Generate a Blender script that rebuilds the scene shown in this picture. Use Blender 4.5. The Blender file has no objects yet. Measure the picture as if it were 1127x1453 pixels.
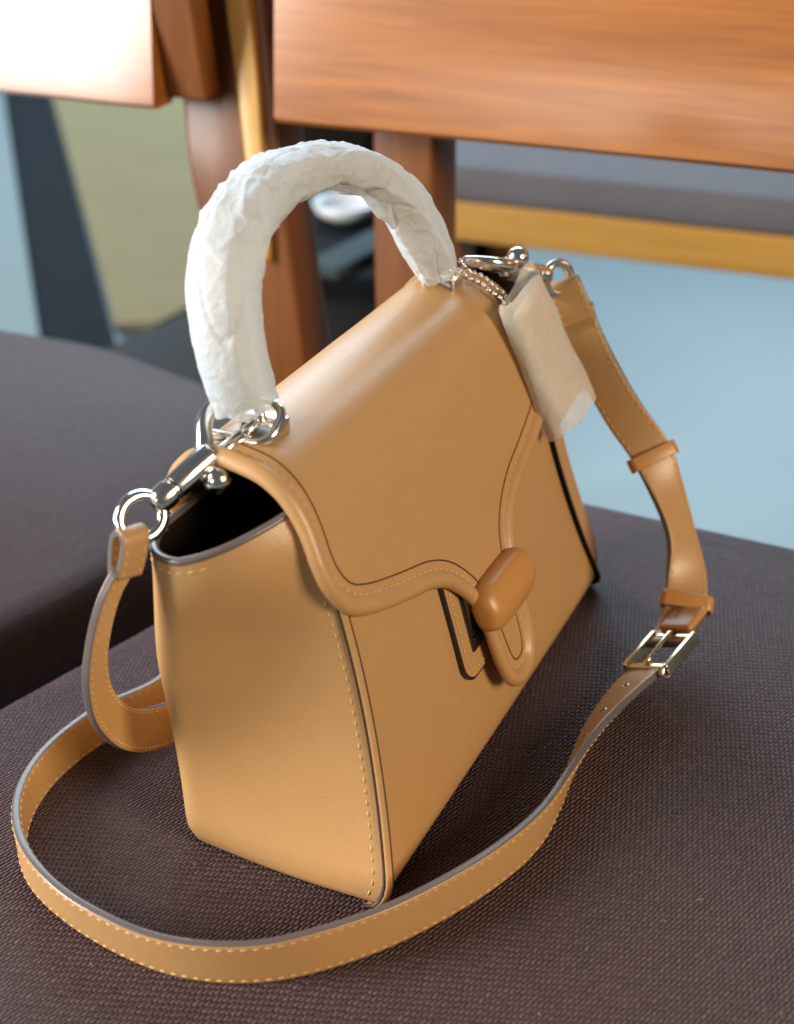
import bpy, bmesh, math, random
from mathutils import Vector, Matrix, noise
random.seed(7)
S = 0.01                      # everything below is written in centimetres
scn = bpy.context.scene
C = scn.collection
V = Vector

# ------------------------------------------------------------------ camera
cam_d = bpy.data.cameras.new('camera'); cam = bpy.data.objects.new('camera', cam_d); C.objects.link(cam)
r_ = V((0.43258, -0.90134, -0.02145)); u_ = V((0.4548, 0.1976, 0.8684)); f_ = V((0.77848, 0.38541, -0.4954))
M = Matrix(((r_.x, u_.x, -f_.x, 0), (r_.y, u_.y, -f_.y, 0), (r_.z, u_.z, -f_.z, 0), (0, 0, 0, 1)))
M.translation = V((-33.2092, -17.1114, 38.058)) * S
cam.matrix_world = M
cam_d.sensor_fit = 'VERTICAL'; cam_d.sensor_height = 24; cam_d.lens = 24 * 2000 / 1453
cam_d.clip_start = 0.01; cam_d.clip_end = 50
cam_d.dof.use_dof = True; cam_d.dof.focus_distance = 0.545; cam_d.dof.aperture_fstop = 5.0
scn.camera = cam

# ------------------------------------------------------------------ world, lamps, exposure
w = bpy.data.worlds.new('World'); scn.world = w; w.use_nodes = True
w.node_tree.nodes['Background'].inputs[0].default_value = (0.80, 0.87, 1.0, 1)
w.node_tree.nodes['Background'].inputs[1].default_value = 0.11
def area(name, loc, target, sx, sy, power, col):
    d = bpy.data.lights.new(name, 'AREA'); d.shape = 'RECTANGLE'; d.size = sx; d.size_y = sy; d.energy = power; d.color = col
    o = bpy.data.objects.new(name, d); C.objects.link(o); o.location = loc
    o.rotation_euler = (V(target) - V(loc)).to_track_quat('-Z', 'Y').to_euler()
    return o
area('window_light_side', (-1.16, 1.90, 0.90), (0.15, 0.1, 0.1), 0.85, 1.6, 118, (1.0, 0.97, 0.93))
area('window_light_far', (3.8, 1.95, 2.2), (0.2, 0.1, 0.0), 4.2, 2.8, 320, (0.64, 0.85, 1.0))
area('warm_fill_light', (-0.35, -1.9, 0.95), (0.12, 0.0, 0.08), 0.7, 0.7, 40, (1.0, 0.80, 0.56))  # added warm fill, set low on the right to light the bag front
area('rail_glare_light', (-2.0, 0.68, 0.55), (0.38, 0.05, 0.2), 0.6, 0.6, 8, (1.0, 0.88, 0.72))  # added light behind the camera, placed for the glare on the right rail
scn.cycles.max_bounces = 7; scn.cycles.transparent_max_bounces = 8; scn.cycles.caustics_reflective = False; scn.cycles.caustics_refractive = False
scn.view_settings.view_transform = 'Standard'; scn.view_settings.look = 'None'
scn.view_settings.exposure = 0.06; scn.view_settings.gamma = 1.0

# ------------------------------------------------------------------ materials
def mat(name): 
    m = bpy.data.materials.new(name); m.use_nodes = True
    return m, m.node_tree.nodes, m.node_tree.links, m.node_tree.nodes['Principled BSDF']
def simple(name, col, rough=0.5, metal=0.0, bump=0.0, scale=300, var=0.0, coat=0.0):
    m, n, l, b = mat(name)
    b.inputs['Roughness'].default_value = rough; b.inputs['Metallic'].default_value = metal
    b.inputs['Coat Weight'].default_value = coat; b.inputs['Coat Roughness'].default_value = 0.25
    b.inputs['Base Color'].default_value = (*col, 1)
    tc = n.new('ShaderNodeTexCoord')
    b.inputs['Specular IOR Level'].default_value = 0.12 if rough > .9 else 0.5
    if bump or var:
        nz = n.new('ShaderNodeTexNoise'); nz.inputs['Scale'].default_value = scale; nz.inputs['Detail'].default_value = 3
        l.new(tc.outputs['Object'], nz.inputs['Vector'])
    if bump:
        bp = n.new('ShaderNodeBump'); bp.inputs['Strength'].default_value = bump; bp.inputs['Distance'].default_value = 0.0004
        l.new(nz.outputs['Fac'], bp.inputs['Height']); l.new(bp.outputs['Normal'], b.inputs['Normal'])
    if var:
        n2 = n.new('ShaderNodeTexNoise'); n2.inputs['Scale'].default_value = scale * 0.09; n2.inputs['Detail'].default_value = 4
        l.new(tc.outputs['Object'], n2.inputs['Vector'])
        mx = n.new('ShaderNodeMix'); mx.data_type = 'RGBA'
        mx.inputs[6].default_value = (*[c * (1 - var) for c in col], 1); mx.inputs[7].default_value = (*[min(1, c * (1 + var)) for c in col], 1)
        l.new(n2.outputs['Fac'], mx.inputs[0]); l.new(mx.outputs[2], b.inputs['Base Color'])
    return m
LEATHER = simple('tan_leather', (0.475, 0.268, 0.106), 0.40, 0, 0.26, 1100, 0.045)
LEATHER.node_tree.nodes['Principled BSDF'].inputs['Specular IOR Level'].default_value = 0.7
LEATHER_KNOB = simple('smooth_tan_leather', (0.50, 0.235, 0.065), 0.36, 0, 0.15, 700, 0.05)
SUEDE = simple('dark_suede_lining', (0.012, 0.008, 0.007), 0.95, 0, 0.3, 900)
EDGE_DARK = simple('dark_edge_paint', (0.018, 0.010, 0.008), 0.40, 0, 0.1, 700)
EDGE_GREY = simple('grey_edge_paint', (0.13, 0.105, 0.10), 0.25, 0, 0.15, 500)
EDGE_BROWN = simple('brown_edge_paint', (0.045, 0.022, 0.012), 0.5)
CREASE = simple('brown_crease', (0.085, 0.035, 0.010), 0.6)
THREAD = simple('cream_thread', (0.60, 0.39, 0.17), 0.75, 0, 0.3, 2500)
METAL = simple('polished_nickel', (0.88, 0.84, 0.77), 0.18, 1.0, 0.03, 300)
METAL_GOLD = simple('pale_gold', (0.86, 0.74, 0.50), 0.16, 1.0, 0.03, 300)
GUN = simple('gunmetal', (0.12, 0.115, 0.12), 0.25, 1.0)
ENGR = simple('engraved_dark', (0.05, 0.04, 0.03), 0.6)

def paper(name, col, trans, alpha):
    m, n, l, b = mat(name)
    out = n['Material Output']
    b.inputs['Base Color'].default_value = (*col, 1); b.inputs['Roughness'].default_value = 0.55
    tc = n.new('ShaderNodeTexCoord')
    nz = n.new('ShaderNodeTexNoise'); nz.inputs['Scale'].default_value = 900; nz.inputs['Detail'].default_value = 4
    n2 = n.new('ShaderNodeTexNoise'); n2.inputs['Scale'].default_value = 130; n2.inputs['Detail'].default_value = 5; n2.inputs['Distortion'].default_value = 1.2
    for q in (nz, n2): l.new(tc.outputs['Object'], q.inputs['Vector'])
    ad = n.new('ShaderNodeMath'); ad.operation = 'MULTIPLY_ADD'; ad.inputs[1].default_value = 1.2
    l.new(n2.outputs['Fac'], ad.inputs[0]); l.new(nz.outputs['Fac'], ad.inputs[2])
    vo = n.new('ShaderNodeTexVoronoi'); vo.inputs['Scale'].default_value = 150; mxv = n.new('ShaderNodeMix'); mxv.data_type = 'VECTOR'; mxv.inputs[0].default_value = 0.012
    l.new(tc.outputs['Object'], mxv.inputs[4]); l.new(n2.outputs['Color'], mxv.inputs[5]); l.new(mxv.outputs[1], vo.inputs['Vector'])
    a2 = n.new('ShaderNodeMath'); a2.operation = 'MULTIPLY_ADD'; a2.inputs[1].default_value = 2.2; l.new(vo.outputs['Distance'], a2.inputs[0]); l.new(ad.outputs[0], a2.inputs[2])
    bp = n.new('ShaderNodeBump'); bp.inputs['Strength'].default_value = 0.38; bp.inputs['Distance'].default_value = 0.0006
    l.new(a2.outputs[0], bp.inputs['Height']); l.new(bp.outputs['Normal'], b.inputs['Normal'])
    t = n.new('ShaderNodeBsdfTranslucent'); t.inputs['Color'].default_value = (*col, 1); l.new(bp.outputs['Normal'], t.inputs['Normal'])
    mx = n.new('ShaderNodeMixShader'); mx.inputs[0].default_value = trans
    l.new(b.outputs[0], mx.inputs[1]); l.new(t.outputs[0], mx.inputs[2])
    tr = n.new('ShaderNodeBsdfTransparent'); m2 = n.new('ShaderNodeMixShader')
    mr = n.new('ShaderNodeMapRange'); mr.inputs['From Min'].default_value = 0.35; mr.inputs['From Max'].default_value = 0.65
    mr.inputs['To Min'].default_value = min(1, alpha + 0.03); mr.inputs['To Max'].default_value = alpha - 0.03
    l.new(n2.outputs['Fac'], mr.inputs['Value']); l.new(mr.outputs[0], m2.inputs[0])
    l.new(tr.outputs[0], m2.inputs[1]); l.new(mx.outputs[0], m2.inputs[2]); l.new(m2.outputs[0], out.inputs['Surface'])
    return m
TISSUE = paper('white_tissue', (0.74, 0.82, 0.88), 0.32, 0.84)
TISSUE2 = paper('frosted_tissue', (0.86, 0.84, 0.78), 0.30, 0.70)

def wood(name, c1, c2, rough, axis='Y', coat=0.3, scale=1.0):
    m, n, l, b = mat(name)
    tc = n.new('ShaderNodeTexCoord'); mp = n.new('ShaderNodeMapping'); l.new(tc.outputs['Object'], mp.inputs['Vector'])
    st = {'Y': (170, 9.0, 170), 'Z': (70, 70, 3.2)}[axis]; mp.inputs['Scale'].default_value = [s * scale for s in st]
    nz = n.new('ShaderNodeTexNoise'); nz.inputs['Scale'].default_value = 1; nz.inputs['Detail'].default_value = 6; nz.inputs['Distortion'].default_value = 0.7
    l.new(mp.outputs[0], nz.inputs['Vector'])
    n3 = n.new('ShaderNodeTexNoise'); n3.inputs['Scale'].default_value = 0.22; n3.inputs['Detail'].default_value = 3; l.new(mp.outputs[0], n3.inputs['Vector'])
    ad = n.new('ShaderNodeMath'); ad.operation = 'MULTIPLY_ADD'; ad.inputs[1].default_value = 0.55; l.new(nz.outputs['Fac'], ad.inputs[0])
    m3 = n.new('ShaderNodeMath'); m3.operation = 'MULTIPLY'; m3.inputs[1].default_value = 0.45; l.new(n3.outputs['Fac'], m3.inputs[0]); l.new(m3.outputs[0], ad.inputs[2])
    cr = n.new('ShaderNodeValToRGB'); cr.color_ramp.elements[0].position = 0.36; cr.color_ramp.elements[1].position = 0.64
    cr.color_ramp.elements[0].color = (*c1, 1); cr.color_ramp.elements[1].color = (*c2, 1)
    l.new(ad.outputs[0], cr.inputs[0]); l.new(cr.outputs[0], b.inputs['Base Color'])
    bp = n.new('ShaderNodeBump'); bp.inputs['Strength'].default_value = 0.35; bp.inputs['Distance'].default_value = 0.0008
    l.new(nz.outputs['Fac'], bp.inputs['Height']); l.new(bp.outputs[0], b.inputs['Normal'])
    b.inputs['Roughness'].default_value = rough; b.inputs['Coat Weight'].default_value = coat; b.inputs['Coat Roughness'].default_value = 0.23; b.inputs['Specular IOR Level'].default_value = 0.25
    return m
WOOD = wood('orange_brown_wood', (0.235, 0.076, 0.012), (0.385, 0.138, 0.026), 0.5, 'Y', 1.0)
WOOD_V = wood('brown_post_wood', (0.115, 0.036, 0.009), (0.195, 0.068, 0.017), 0.45, 'Z')
WOOD_PALE = wood('pale_yellow_wood', (0.38, 0.20, 0.035), (0.52, 0.28, 0.06), 0.5, 'Y')

def weave(name, c1, c2, L=0.0034, wd=0.00155, ang=20, strength=1.0):
    m, n, l, b = mat(name)
    tc = n.new('ShaderNodeTexCoord')
    mp = n.new('ShaderNodeMapping'); mp.inputs['Rotation'].default_value = (0, 0, math.radians(ang)); l.new(tc.outputs['Object'], mp.inputs['Vector'])
    dn = n.new('ShaderNodeTexNoise'); dn.inputs['Scale'].default_value = 240; dn.inputs['Detail'].default_value = 2; l.new(mp.outputs[0], dn.inputs['Vector'])
    sx = n.new('ShaderNodeSeparateXYZ'); l.new(mp.outputs[0], sx.inputs[0])
    def math_(op, a, bv=None, cv=None):
        k = n.new('ShaderNodeMath'); k.operation = op
        for i, q in enumerate((a, bv, cv)):
            if q is None: continue
            if isinstance(q, (int, float)): k.inputs[i].default_value = q
            else: l.new(q, k.inputs[i])
        return k.outputs[0]
    wob = math_('MULTIPLY_ADD', dn.outputs['Fac'], 0.95, -0.475)
    yz = math_('ADD', sx.outputs[1], sx.outputs[2]); xz = math_('MULTIPLY_ADD', sx.outputs[2], 0.6, sx.outputs[0])
    v = math_('ADD', math_('DIVIDE', yz, wd), wob)
    iv = math_('FLOOR', v); fv = math_('FRACT', v)
    uu = math_('ADD', math_('DIVIDE', xz, L), math_('MULTIPLY', iv, 0.37))
    wr = n.new('ShaderNodeTexWhiteNoise'); wr.noise_dimensions = '1D'; l.new(iv, wr.inputs['W']); uu = math_('ADD', uu, math_('MULTIPLY', wr.outputs['Value'], 0.14))
    uu = math_('ADD', uu, math_('MULTIPLY', wob, 0.45))
    fu = math_('FRACT', uu)
    hv = math_('SINE', math_('MULTIPLY', fv, math.pi)); hu = math_('POWER', math_('SINE', math_('MULTIPLY', fu, math.pi)), 0.55)
    h = math_('MULTIPLY', hv, hu)
    bp = n.new('ShaderNodeBump'); bp.inputs['Strength'].default_value = strength; bp.inputs['Distance'].default_value = 0.0017
    l.new(h, bp.inputs['Height']); l.new(bp.outputs[0], b.inputs['Normal'])
    big = n.new('ShaderNodeTexNoise'); big.inputs['Scale'].default_value = 9; big.inputs['Detail'].default_value = 6; l.new(tc.outputs['Object'], big.inputs['Vector'])
    wn = n.new('ShaderNodeTexWhiteNoise'); wn.noise_dimensions = '2D'
    cx = n.new('ShaderNodeCombineXYZ'); l.new(iv, cx.inputs[0]); l.new(math_('FLOOR', uu), cx.inputs[1]); l.new(cx.outputs[0], wn.inputs['Vector'])
    mx = n.new('ShaderNodeMix'); mx.data_type = 'RGBA'; mx.inputs[6].default_value = (*c1, 1); mx.inputs[7].default_value = (*c2, 1)
    fac = math_('ADD', math_('MULTIPLY', h, 0.55), math_('ADD', math_('MULTIPLY', big.outputs['Fac'], 0.35), math_('MULTIPLY', wn.outputs['Value'], 0.2)))
    l.new(fac, mx.inputs[0]); l.new(mx.outputs[2], b.inputs['Base Color'])
    b.inputs['Roughness'].default_value = 0.52; b.inputs['Specular IOR Level'].default_value = 0.24
    return m
FABRIC = weave('plum_brown_woven_fabric', (0.015, 0.007, 0.008), (0.158, 0.094, 0.101))
FABRIC_GREY = simple('grey_fabric', (0.115, 0.11, 0.125), 0.9, 0, 0.6, 260, 0.12)

# ------------------------------------------------------------------ helpers
def tag(o, label=None, cat=None, group=None, kind=None):
    if label: o['label'] = label
    if cat: o['category'] = cat
    if group: o['group'] = group
    if kind: o['kind'] = kind
    return o
def empty(name, loc, label, cat, group=None):
    o = bpy.data.objects.new(name, None); C.objects.link(o); o.location = V(loc) * S; o.empty_display_size = 0.01
    return tag(o, label, cat, group)
def wloc(o):
    p = V((0, 0, 0))
    while o: p = p + o.location; o = o.parent
    return p
def mk(name, verts, faces, material, parent=None, smooth=True, mats=None, idx=None, sharp=None):
    me = bpy.data.meshes.new(name)
    off = wloc(parent) if parent else V((0, 0, 0))
    me.from_pydata([tuple(V(v) * S - off) for v in verts], [], faces)
    for m_ in (mats or [material]): me.materials.append(m_)
    if idx:
        for p, i in zip(me.polygons, idx): p.material_index = i
    bm = bmesh.new(); bm.from_mesh(me); bmesh.ops.recalc_face_normals(bm, faces=bm.faces); bm.to_mesh(me); bm.free()
    if smooth:
        me.polygons.foreach_set('use_smooth', [True] * len(me.polygons))
        if sharp: me.set_sharp_from_angle(angle=math.radians(sharp))
    o = bpy.data.objects.new(name, me); C.objects.link(o)
    if parent: o.parent = parent
    return o
class MB:
    def __init__(s): s.v = []; s.f = []; s.i = []
    def add(s, v, f, i=0):
        k = len(s.v); s.v += [tuple(q) for q in v]; s.f += [tuple(a + k for a in q) for q in f]; s.i += [i] * len(f)
    def build(s, name, m_, parent=None, mats=None, **kw):
        return mk(name, s.v, s.f, m_, parent, mats=mats, idx=s.i if mats else None, **kw)
def catmull(P, n, closed=False):
    """n samples per span through the tuples P"""
    P = [list(p) for p in P]; out = []; m_ = len(P); spans = m_ if closed else m_ - 1
    g = lambda i: P[i % m_] if closed else P[max(0, min(m_ - 1, i))]
    for i in range(spans):
        a, b, c, d = g(i - 1), g(i), g(i + 1), g(i + 2)
        for k in range(n):
            t = k / n
            out.append(tuple(0.5 * (2 * B + (Cc - A) * t + (2 * A - 5 * B + 4 * Cc - D) * t * t + (3 * B - A - 3 * Cc + D) * t ** 3) for A, B, Cc, D in zip(a, b, c, d)))
    if not closed: out.append(tuple(P[-1]))
    return out
def resample(P, step, dims=3, closed=False):
    P = [tuple(p) for p in P]; Q = P + [P[0]] if closed else P
    d = [0.0]
    for a, b in zip(Q, Q[1:]): d.append(d[-1] + math.dist(a[:dims], b[:dims]))
    n = max(2, round(d[-1] / step)); out = []; j = 0
    for k in range(n if closed else n + 1):
        s = d[-1] * k / n
        while j < len(d) - 2 and d[j + 1] < s: j += 1
        t = (s - d[j]) / max(1e-9, d[j + 1] - d[j])
        out.append(tuple(x + (y - x) * t for x, y in zip(Q[j], Q[j + 1])))
    return out
def tube(mb, path, rad, n=12, closed=False, caps=True, i=0, squash=None):
    P = [V(p[:3]) for p in path]; N = len(P); R = rad if isinstance(rad, (list, tuple)) else [rad] * N
    tg = []
    for k in range(N):
        a = P[(k - 1) % N] if closed or k > 0 else P[k]; b = P[(k + 1) % N] if closed or k < N - 1 else P[k]
        tg.append((b - a).normalized())
    nrm = tg[0].orthogonal().normalized(); v = []; f = []
    if squash: nrm = (V(squash[0]) - tg[0] * tg[0].dot(V(squash[0]))).normalized()
    for k in range(N):
        nrm = (nrm - tg[k] * nrm.dot(tg[k])).normalized(); bn = tg[k].cross(nrm)
        for a in range(n):
            t = 2 * math.pi * a / n; v.append(P[k] + nrm * (math.cos(t) * R[k]) + bn * (math.sin(t) * R[k] * (squash[1] if squash else 1)))
    for k in range(N if closed else N - 1):
        for a in range(n):
            k2 = (k + 1) % N; f.append((k * n + a, k * n + (a + 1) % n, k2 * n + (a + 1) % n, k2 * n + a))
    if caps and not closed: f.append(tuple(range(n))[::-1]); f.append(tuple((N - 1) * n + a for a in range(n)))
    mb.add(v, f, i)
def sphere(mb, c, r, nu=20, nv=12, i=0):
    v = []; f = []
    for a in range(nv + 1):
        t = math.pi * a / nv
        for b in range(nu): p = 2 * math.pi * b / nu; v.append(V(c) + V((math.sin(t) * math.cos(p), math.sin(t) * math.sin(p), math.cos(t))) * r)
    for a in range(nv):
        for b in range(nu): f.append((a * nu + b, a * nu + (b + 1) % nu, (a + 1) * nu + (b + 1) % nu, (a + 1) * nu + b))
    mb.add(v, f, i)
def box(mb, c, ax, ay, az, i=0, bev=0.0):
    """box by centre and three half axes, chamfered"""
    c, ax, ay, az = V(c), V(ax), V(ay), V(az)
    bm = bmesh.new(); bmesh.ops.create_cube(bm, size=2)
    lx, ly, lz = ax.length, ay.length, az.length
    for q in bm.verts: q.co = V((q.co.x * lx, q.co.y * ly, q.co.z * lz))
    if bev: bmesh.ops.bevel(bm, geom=bm.edges[:], offset=bev, segments=3, profile=0.6, affect='EDGES')
    X, Y, Z = ax / lx, ay / ly, az / lz; bm.verts.index_update()
    mb.add([c + X * q.co.x + Y * q.co.y + Z * q.co.z for q in bm.verts], [[q.index for q in fc.verts] for fc in bm.faces], i); bm.free()
def stitch(mb, p, d, nrm, L=0.27, wd=0.045, h=0.045, i=0):
    d = V(d).normalized(); nrm = V(nrm).normalized(); b = d.cross(nrm); p = V(p)
    v = [p - d * L / 2 - nrm * .02]
    for k, sc in ((-.32, .8), (0, 1), (.32, .8)):
        for a in range(6):
            t = math.pi * 2 * a / 6; v.append(p + d * L * k + b * (math.cos(t) * wd * sc) + nrm * (math.sin(t) * h * sc))
    v.append(p + d * L / 2 - nrm * .02)
    f = [(0, 1 + (a + 1) % 6, 1 + a) for a in range(6)]
    for k in (0, 1): f += [(1 + k * 6 + a, 1 + k * 6 + (a + 1) % 6, 7 + k * 6 + (a + 1) % 6, 7 + k * 6 + a) for a in range(6)]
    f += [(13 + a, 13 + (a + 1) % 6, 19) for a in range(6)]
    mb.add(v, f, i)
def stitch_line(mb, pts, nrms, pitch=0.42, L=0.27, **kw):
    Q = resample([tuple(p) + tuple(q) for p, q in zip(pts, nrms)], pitch)
    for a, b in zip(Q, Q[1:]):
        p = (V(a[:3]) + V(b[:3])) / 2 - V(b[3:]).normalized() * 0.002
        j = V((random.uniform(-1, 1), random.uniform(-1, 1), random.uniform(-1, 1))) * 0.05
        stitch(mb, p, (V(b[:3]) - V(a[:3])).normalized() + j, V(b[3:]), L * random.uniform(.9, 1.05), **kw)
def lerp(a, b, t): return a + (b - a) * t
def sst(a, b, x): t = max(0, min(1, (x - a) / (b - a))); return t * t * (3 - 2 * t)
def text_verts(body, size):
    c = bpy.data.curves.new('t', 'FONT'); c.body = body; c.size = size; c.align_x = 'CENTER'; c.align_y = 'CENTER'; c.extrude = 0.006
    o = bpy.data.objects.new('t', c); C.objects.link(o); bpy.context.view_layer.update()
    me = o.to_mesh(); v = [q.co.copy() for q in me.vertices]; f = [tuple(p.vertices) for p in me.polygons]
    o.to_mesh_clear(); bpy.data.objects.remove(o); bpy.data.curves.remove(c)
    return v, f

# ================================================================== SETTING
FL = -45.0
FLOOR = simple('polished_teal_floor', (0.095, 0.150, 0.160), 0.30, 0, 0.1, 40, 0.10)
FLOOR.node_tree.nodes['Principled BSDF'].inputs['Specular IOR Level'].default_value = 0.28
mk('floor', [(-250, -400, FL), (600, -400, FL), (600, 600, FL), (-250, 600, FL)], [(0, 1, 2, 3)], FLOOR, smooth=False)['kind'] = 'structure'
def slab(name, poly, z, h, m_):
    n = len(poly); v = [(x, y, z) for x, y in poly] + [(x, y, z + h) for x, y in poly]
    f = [tuple(range(n, 2 * n)), tuple(range(n))[::-1]] + [(a, (a + 1) % n, n + (a + 1) % n, n + a) for a in range(n)]
    return mk(name, v, f, m_, smooth=False)
d45 = V((0.753, 0.658)); pe = V((-0.658, 0.753)); A0 = V((131, 112))
def strip(o0, o1, l0=-70, l1=260): return [tuple(A0 + d45 * a + pe * b) for a, b in ((l0, o0), (l1, o0), (l1, o1), (l0, o1))]
rg = slab('rug', [(131, 112), (134, 106), (150, 104), (176, 112), (206, 126), (232, 150), (300, 215), (330, 286)], FL + .4, 1.0, simple('beige_rug', (0.23, 0.185, 0.10), 0.95, 0, 0.5, 120, 0.1))
tag(rg, 'flat beige rug lying on the floor behind the left chair', 'rug')
BLK = simple('black_floor_band', (0.010, 0.013, 0.017), 0.95)
tag(slab('floor_band', strip(.6, 11.5), FL + .4, .5, BLK), kind='structure')
tag(slab('floor_rail', strip(11.7, 20), FL + .4, 1.2, simple('grey_green_floor_rail', (0.14, 0.18, 0.18), 0.7)), kind='structure')
tag(slab('floor_band', strip(20.2, 34), FL + .4, .5, BLK), kind='structure')
tag(slab('pale_floor', strip(34.2, 160), FL + .4, .5, simple('pale_floor_tile', (0.88, 0.90, 0.88), 0.22)), kind='structure')
tag(slab('dark_floor_sheet', [(60, 62), (108, 62), (146, 103), (128, 108), (60, 100)], FL + .4, .6, simple('dark_floor_sheet', (0.02, 0.018, 0.017), 0.9)), 'dark sheet on the floor behind the two chairs', 'mat')  # dark sheet filling the floor area behind the chairs

# ------------------------------------------------------------------ chairs
def cushion(name, poly, parent, m_, top=0.0, th=5.5, rr=4.0, er=1.0):
    pts = []
    n = len(poly)
    for k in range(n):                      # rounded corners
        p = V(poly[k]); a = V(poly[k - 1]); b = V(poly[(k + 1) % n]); da = (a - p).normalized(); db = (b - p).normalized()
        r = min(rr, (a - p).length * .45, (b - p).length * .45)
        for q in range(9):
            t = q / 8; pts.append((p + da * r) * (1 - t) ** 2 + p * 2 * t * (1 - t) + (p + db * r) * t * t)
    N = len(pts); ctr = sum(pts, V((0, 0))) / N
    nr = []
    for k in range(N):
        t = (pts[(k + 1) % N] - pts[k - 1]).normalized(); q = V((t.y, -t.x))
        if q.dot(pts[k] - ctr) < 0: q = -q
        nr.append(q)
    rings = [(.5, -th), (0, -th + .6), (0, -2.2 * er), (.25, -1.2 * er), (.8, -.45 * er), (1.7, -.10 * er), (2.8, 0)]
    v = []; f = []
    for ins, z in rings: v += [(pts[k].x - nr[k].x * ins * er, pts[k].y - nr[k].y * ins * er, top + z) for k in range(N)]
    for j in range(len(rings) - 1):
        for k in range(N): f.append((j * N + k, j * N + (k + 1) % N, (j + 1) * N + (k + 1) % N, (j + 1) * N + k))
    f.append(tuple((len(rings) - 1) * N + k for k in range(N))); f.append(tuple(range(N))[::-1])
    return mk(name, v, f, m_, parent)
def prism_path(mb, P, i=0, bev=0.4):
    """post: list of (xc, yc, z, half_x, half_y), rounded rectangular section"""
    P = catmull(P, 6); v = []; f = []; sec = []
    for sx, sy, a0 in ((1, 1, 0), (-1, 1, 90), (-1, -1, 180), (1, -1, 270)):
        for q in range(4): a = math.radians(a0 + q * 30); sec.append((sx, sy, math.cos(a) - sx, math.sin(a) - sy))
    n = len(sec)
    for x, y, z, hx, hy in P:
        for sx, sy, ca, sa in sec: v.append((x + sx * hx + ca * bev, y + sy * hy + sa * bev, z))
    for k in range(len(P) - 1):
        for a in range(n): f.append((k * n + a, k * n + (a + 1) % n, (k + 1) * n + (a + 1) % n, (k + 1) * n + a))
    f.append(tuple(range(n))[::-1]); f.append(tuple((len(P) - 1) * n + a for a in range(n)))
    mb.add(v, f, i)
def chair(label, poly, rail_y, posts, base, legs, group):
    t = empty('wooden_chair', base, label, 'chair', group)
    cushion('seat', poly, t, FABRIC)
    cx = sum(p[0] for p in poly) / len(poly); cy = sum(p[1] for p in poly) / len(poly)
    cushion('seat_frame', [(cx + (x - cx) * .93, cy + (y - cy) * .93) for x, y in poly], t, WOOD_V, -5.4, 4.5, 3, .3)
    mb = MB(); y0, y1 = rail_y; lean = .13; n = 22
    v = []; f = []                                      # slab backrest, a little curved along its length
    sec = [(0, 17.2), (-.35, 17.5), (-.35 + .0, 28), (0, 28.4), (1.8, 28.4), (2.1, 28), (2.1, 17.5), (1.8, 17.2)]
    for k in range(n + 1):
        y = lerp(y0, y1, k / n); bow = 0.6 * (1 - (2 * k / n - 1) ** 2)
        e = .3 if k in (0, n) else 0
        for dx, z in sec: v.append((38 + lean * (z - 17) + (dx - .9) * (1 - e * .3) + .9 + bow, y, 25 + (z - 25) * (1 - e * .02)))
    for k in range(n):
        for a in range(8): f.append((k * 8 + a, k * 8 + (a + 1) % 8, (k + 1) * 8 + (a + 1) % 8, (k + 1) * 8 + a))
    f.append(tuple(range(8))[::-1]); f.append(tuple(n * 8 + a for a in range(8)))
    mb.add(v, f); mb.build('back_rail', WOOD, t, sharp=40)
    for P in posts: m2 = MB(); prism_path(m2, P); m2.build('back_post', WOOD_V, t)
    for x, y in legs: m2 = MB(); prism_path(m2, [(x, y, FL, 1.5, 1.5), (x, y, -25, 1.8, 1.8), (x, y, -9.6, 2, 2)]); m2.build('leg', WOOD_V, t)
    return t
pst = lambda yb, y1, y2: [(46, yb, FL, 1.6, 1.8), (42.4, yb, -15, 1.8, 2.0), (41.2, y1, 2, 1.9, 2.0), (42.2, y2, 16.8, 1.7, 2.05), (43.6, y2, 27.5, 1.5, 2.0)]
own = chair('wooden chair with the woven plum-brown seat under the tan handbag', [(-13, 27.3), (33.3, 13.6), (32.6, -17), (-13, -31)], (25.4, -30),
            [pst(18, 18.0, 18.4), pst(-22, -22, -22.4)], (10, -2, FL), [(-8, 20), (-8, -24)], 'wooden chairs standing side by side')
left = chair('wooden chair with glaring backrest on the left, beside the bag chair', [(-13, 31.5), (16, 22.8), (35.5, 21.5), (41, 42), (39.5, 70), (-13, 72)], (90, 33.8),
             [[(47, 26, FL, 1.6, 2.2), (43, 26.5, -15, 1.8, 2.2), (41.4, 27.4, 1.5, 1.8, 2.2), (42.0, 29.8, 11, 1.8, 3.3), (43.2, 30.9, 18, 1.7, 3.4), (44.1, 32.0, 24, 1.6, 3.6), (44.5, 32.5, 28, 1.5, 3.6)], pst(84, 84, 84)],
             (10, 45, FL), [(-8, 36), (-8, 66)], 'wooden chairs standing side by side')
mb = MB(); box(mb, (39.5, 32.3, 23), (.9, 0, .12), (0, 1.4, 0), (-.65, 0, 5.2), bev=.25); mb.build('corner_block', WOOD_V, left, sharp=40)
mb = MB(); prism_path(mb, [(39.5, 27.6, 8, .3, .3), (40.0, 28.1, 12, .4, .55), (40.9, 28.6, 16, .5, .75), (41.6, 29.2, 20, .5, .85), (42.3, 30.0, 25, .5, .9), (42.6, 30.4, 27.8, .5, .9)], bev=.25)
mb.build('lit_edge_strip', wood('lit_edge_wood', (0.50, 0.27, 0.06), (0.66, 0.38, 0.10), .45, 'Z'), left)  # paler colour stands in for light caught on the post's rounded edge
mb = MB()
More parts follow.
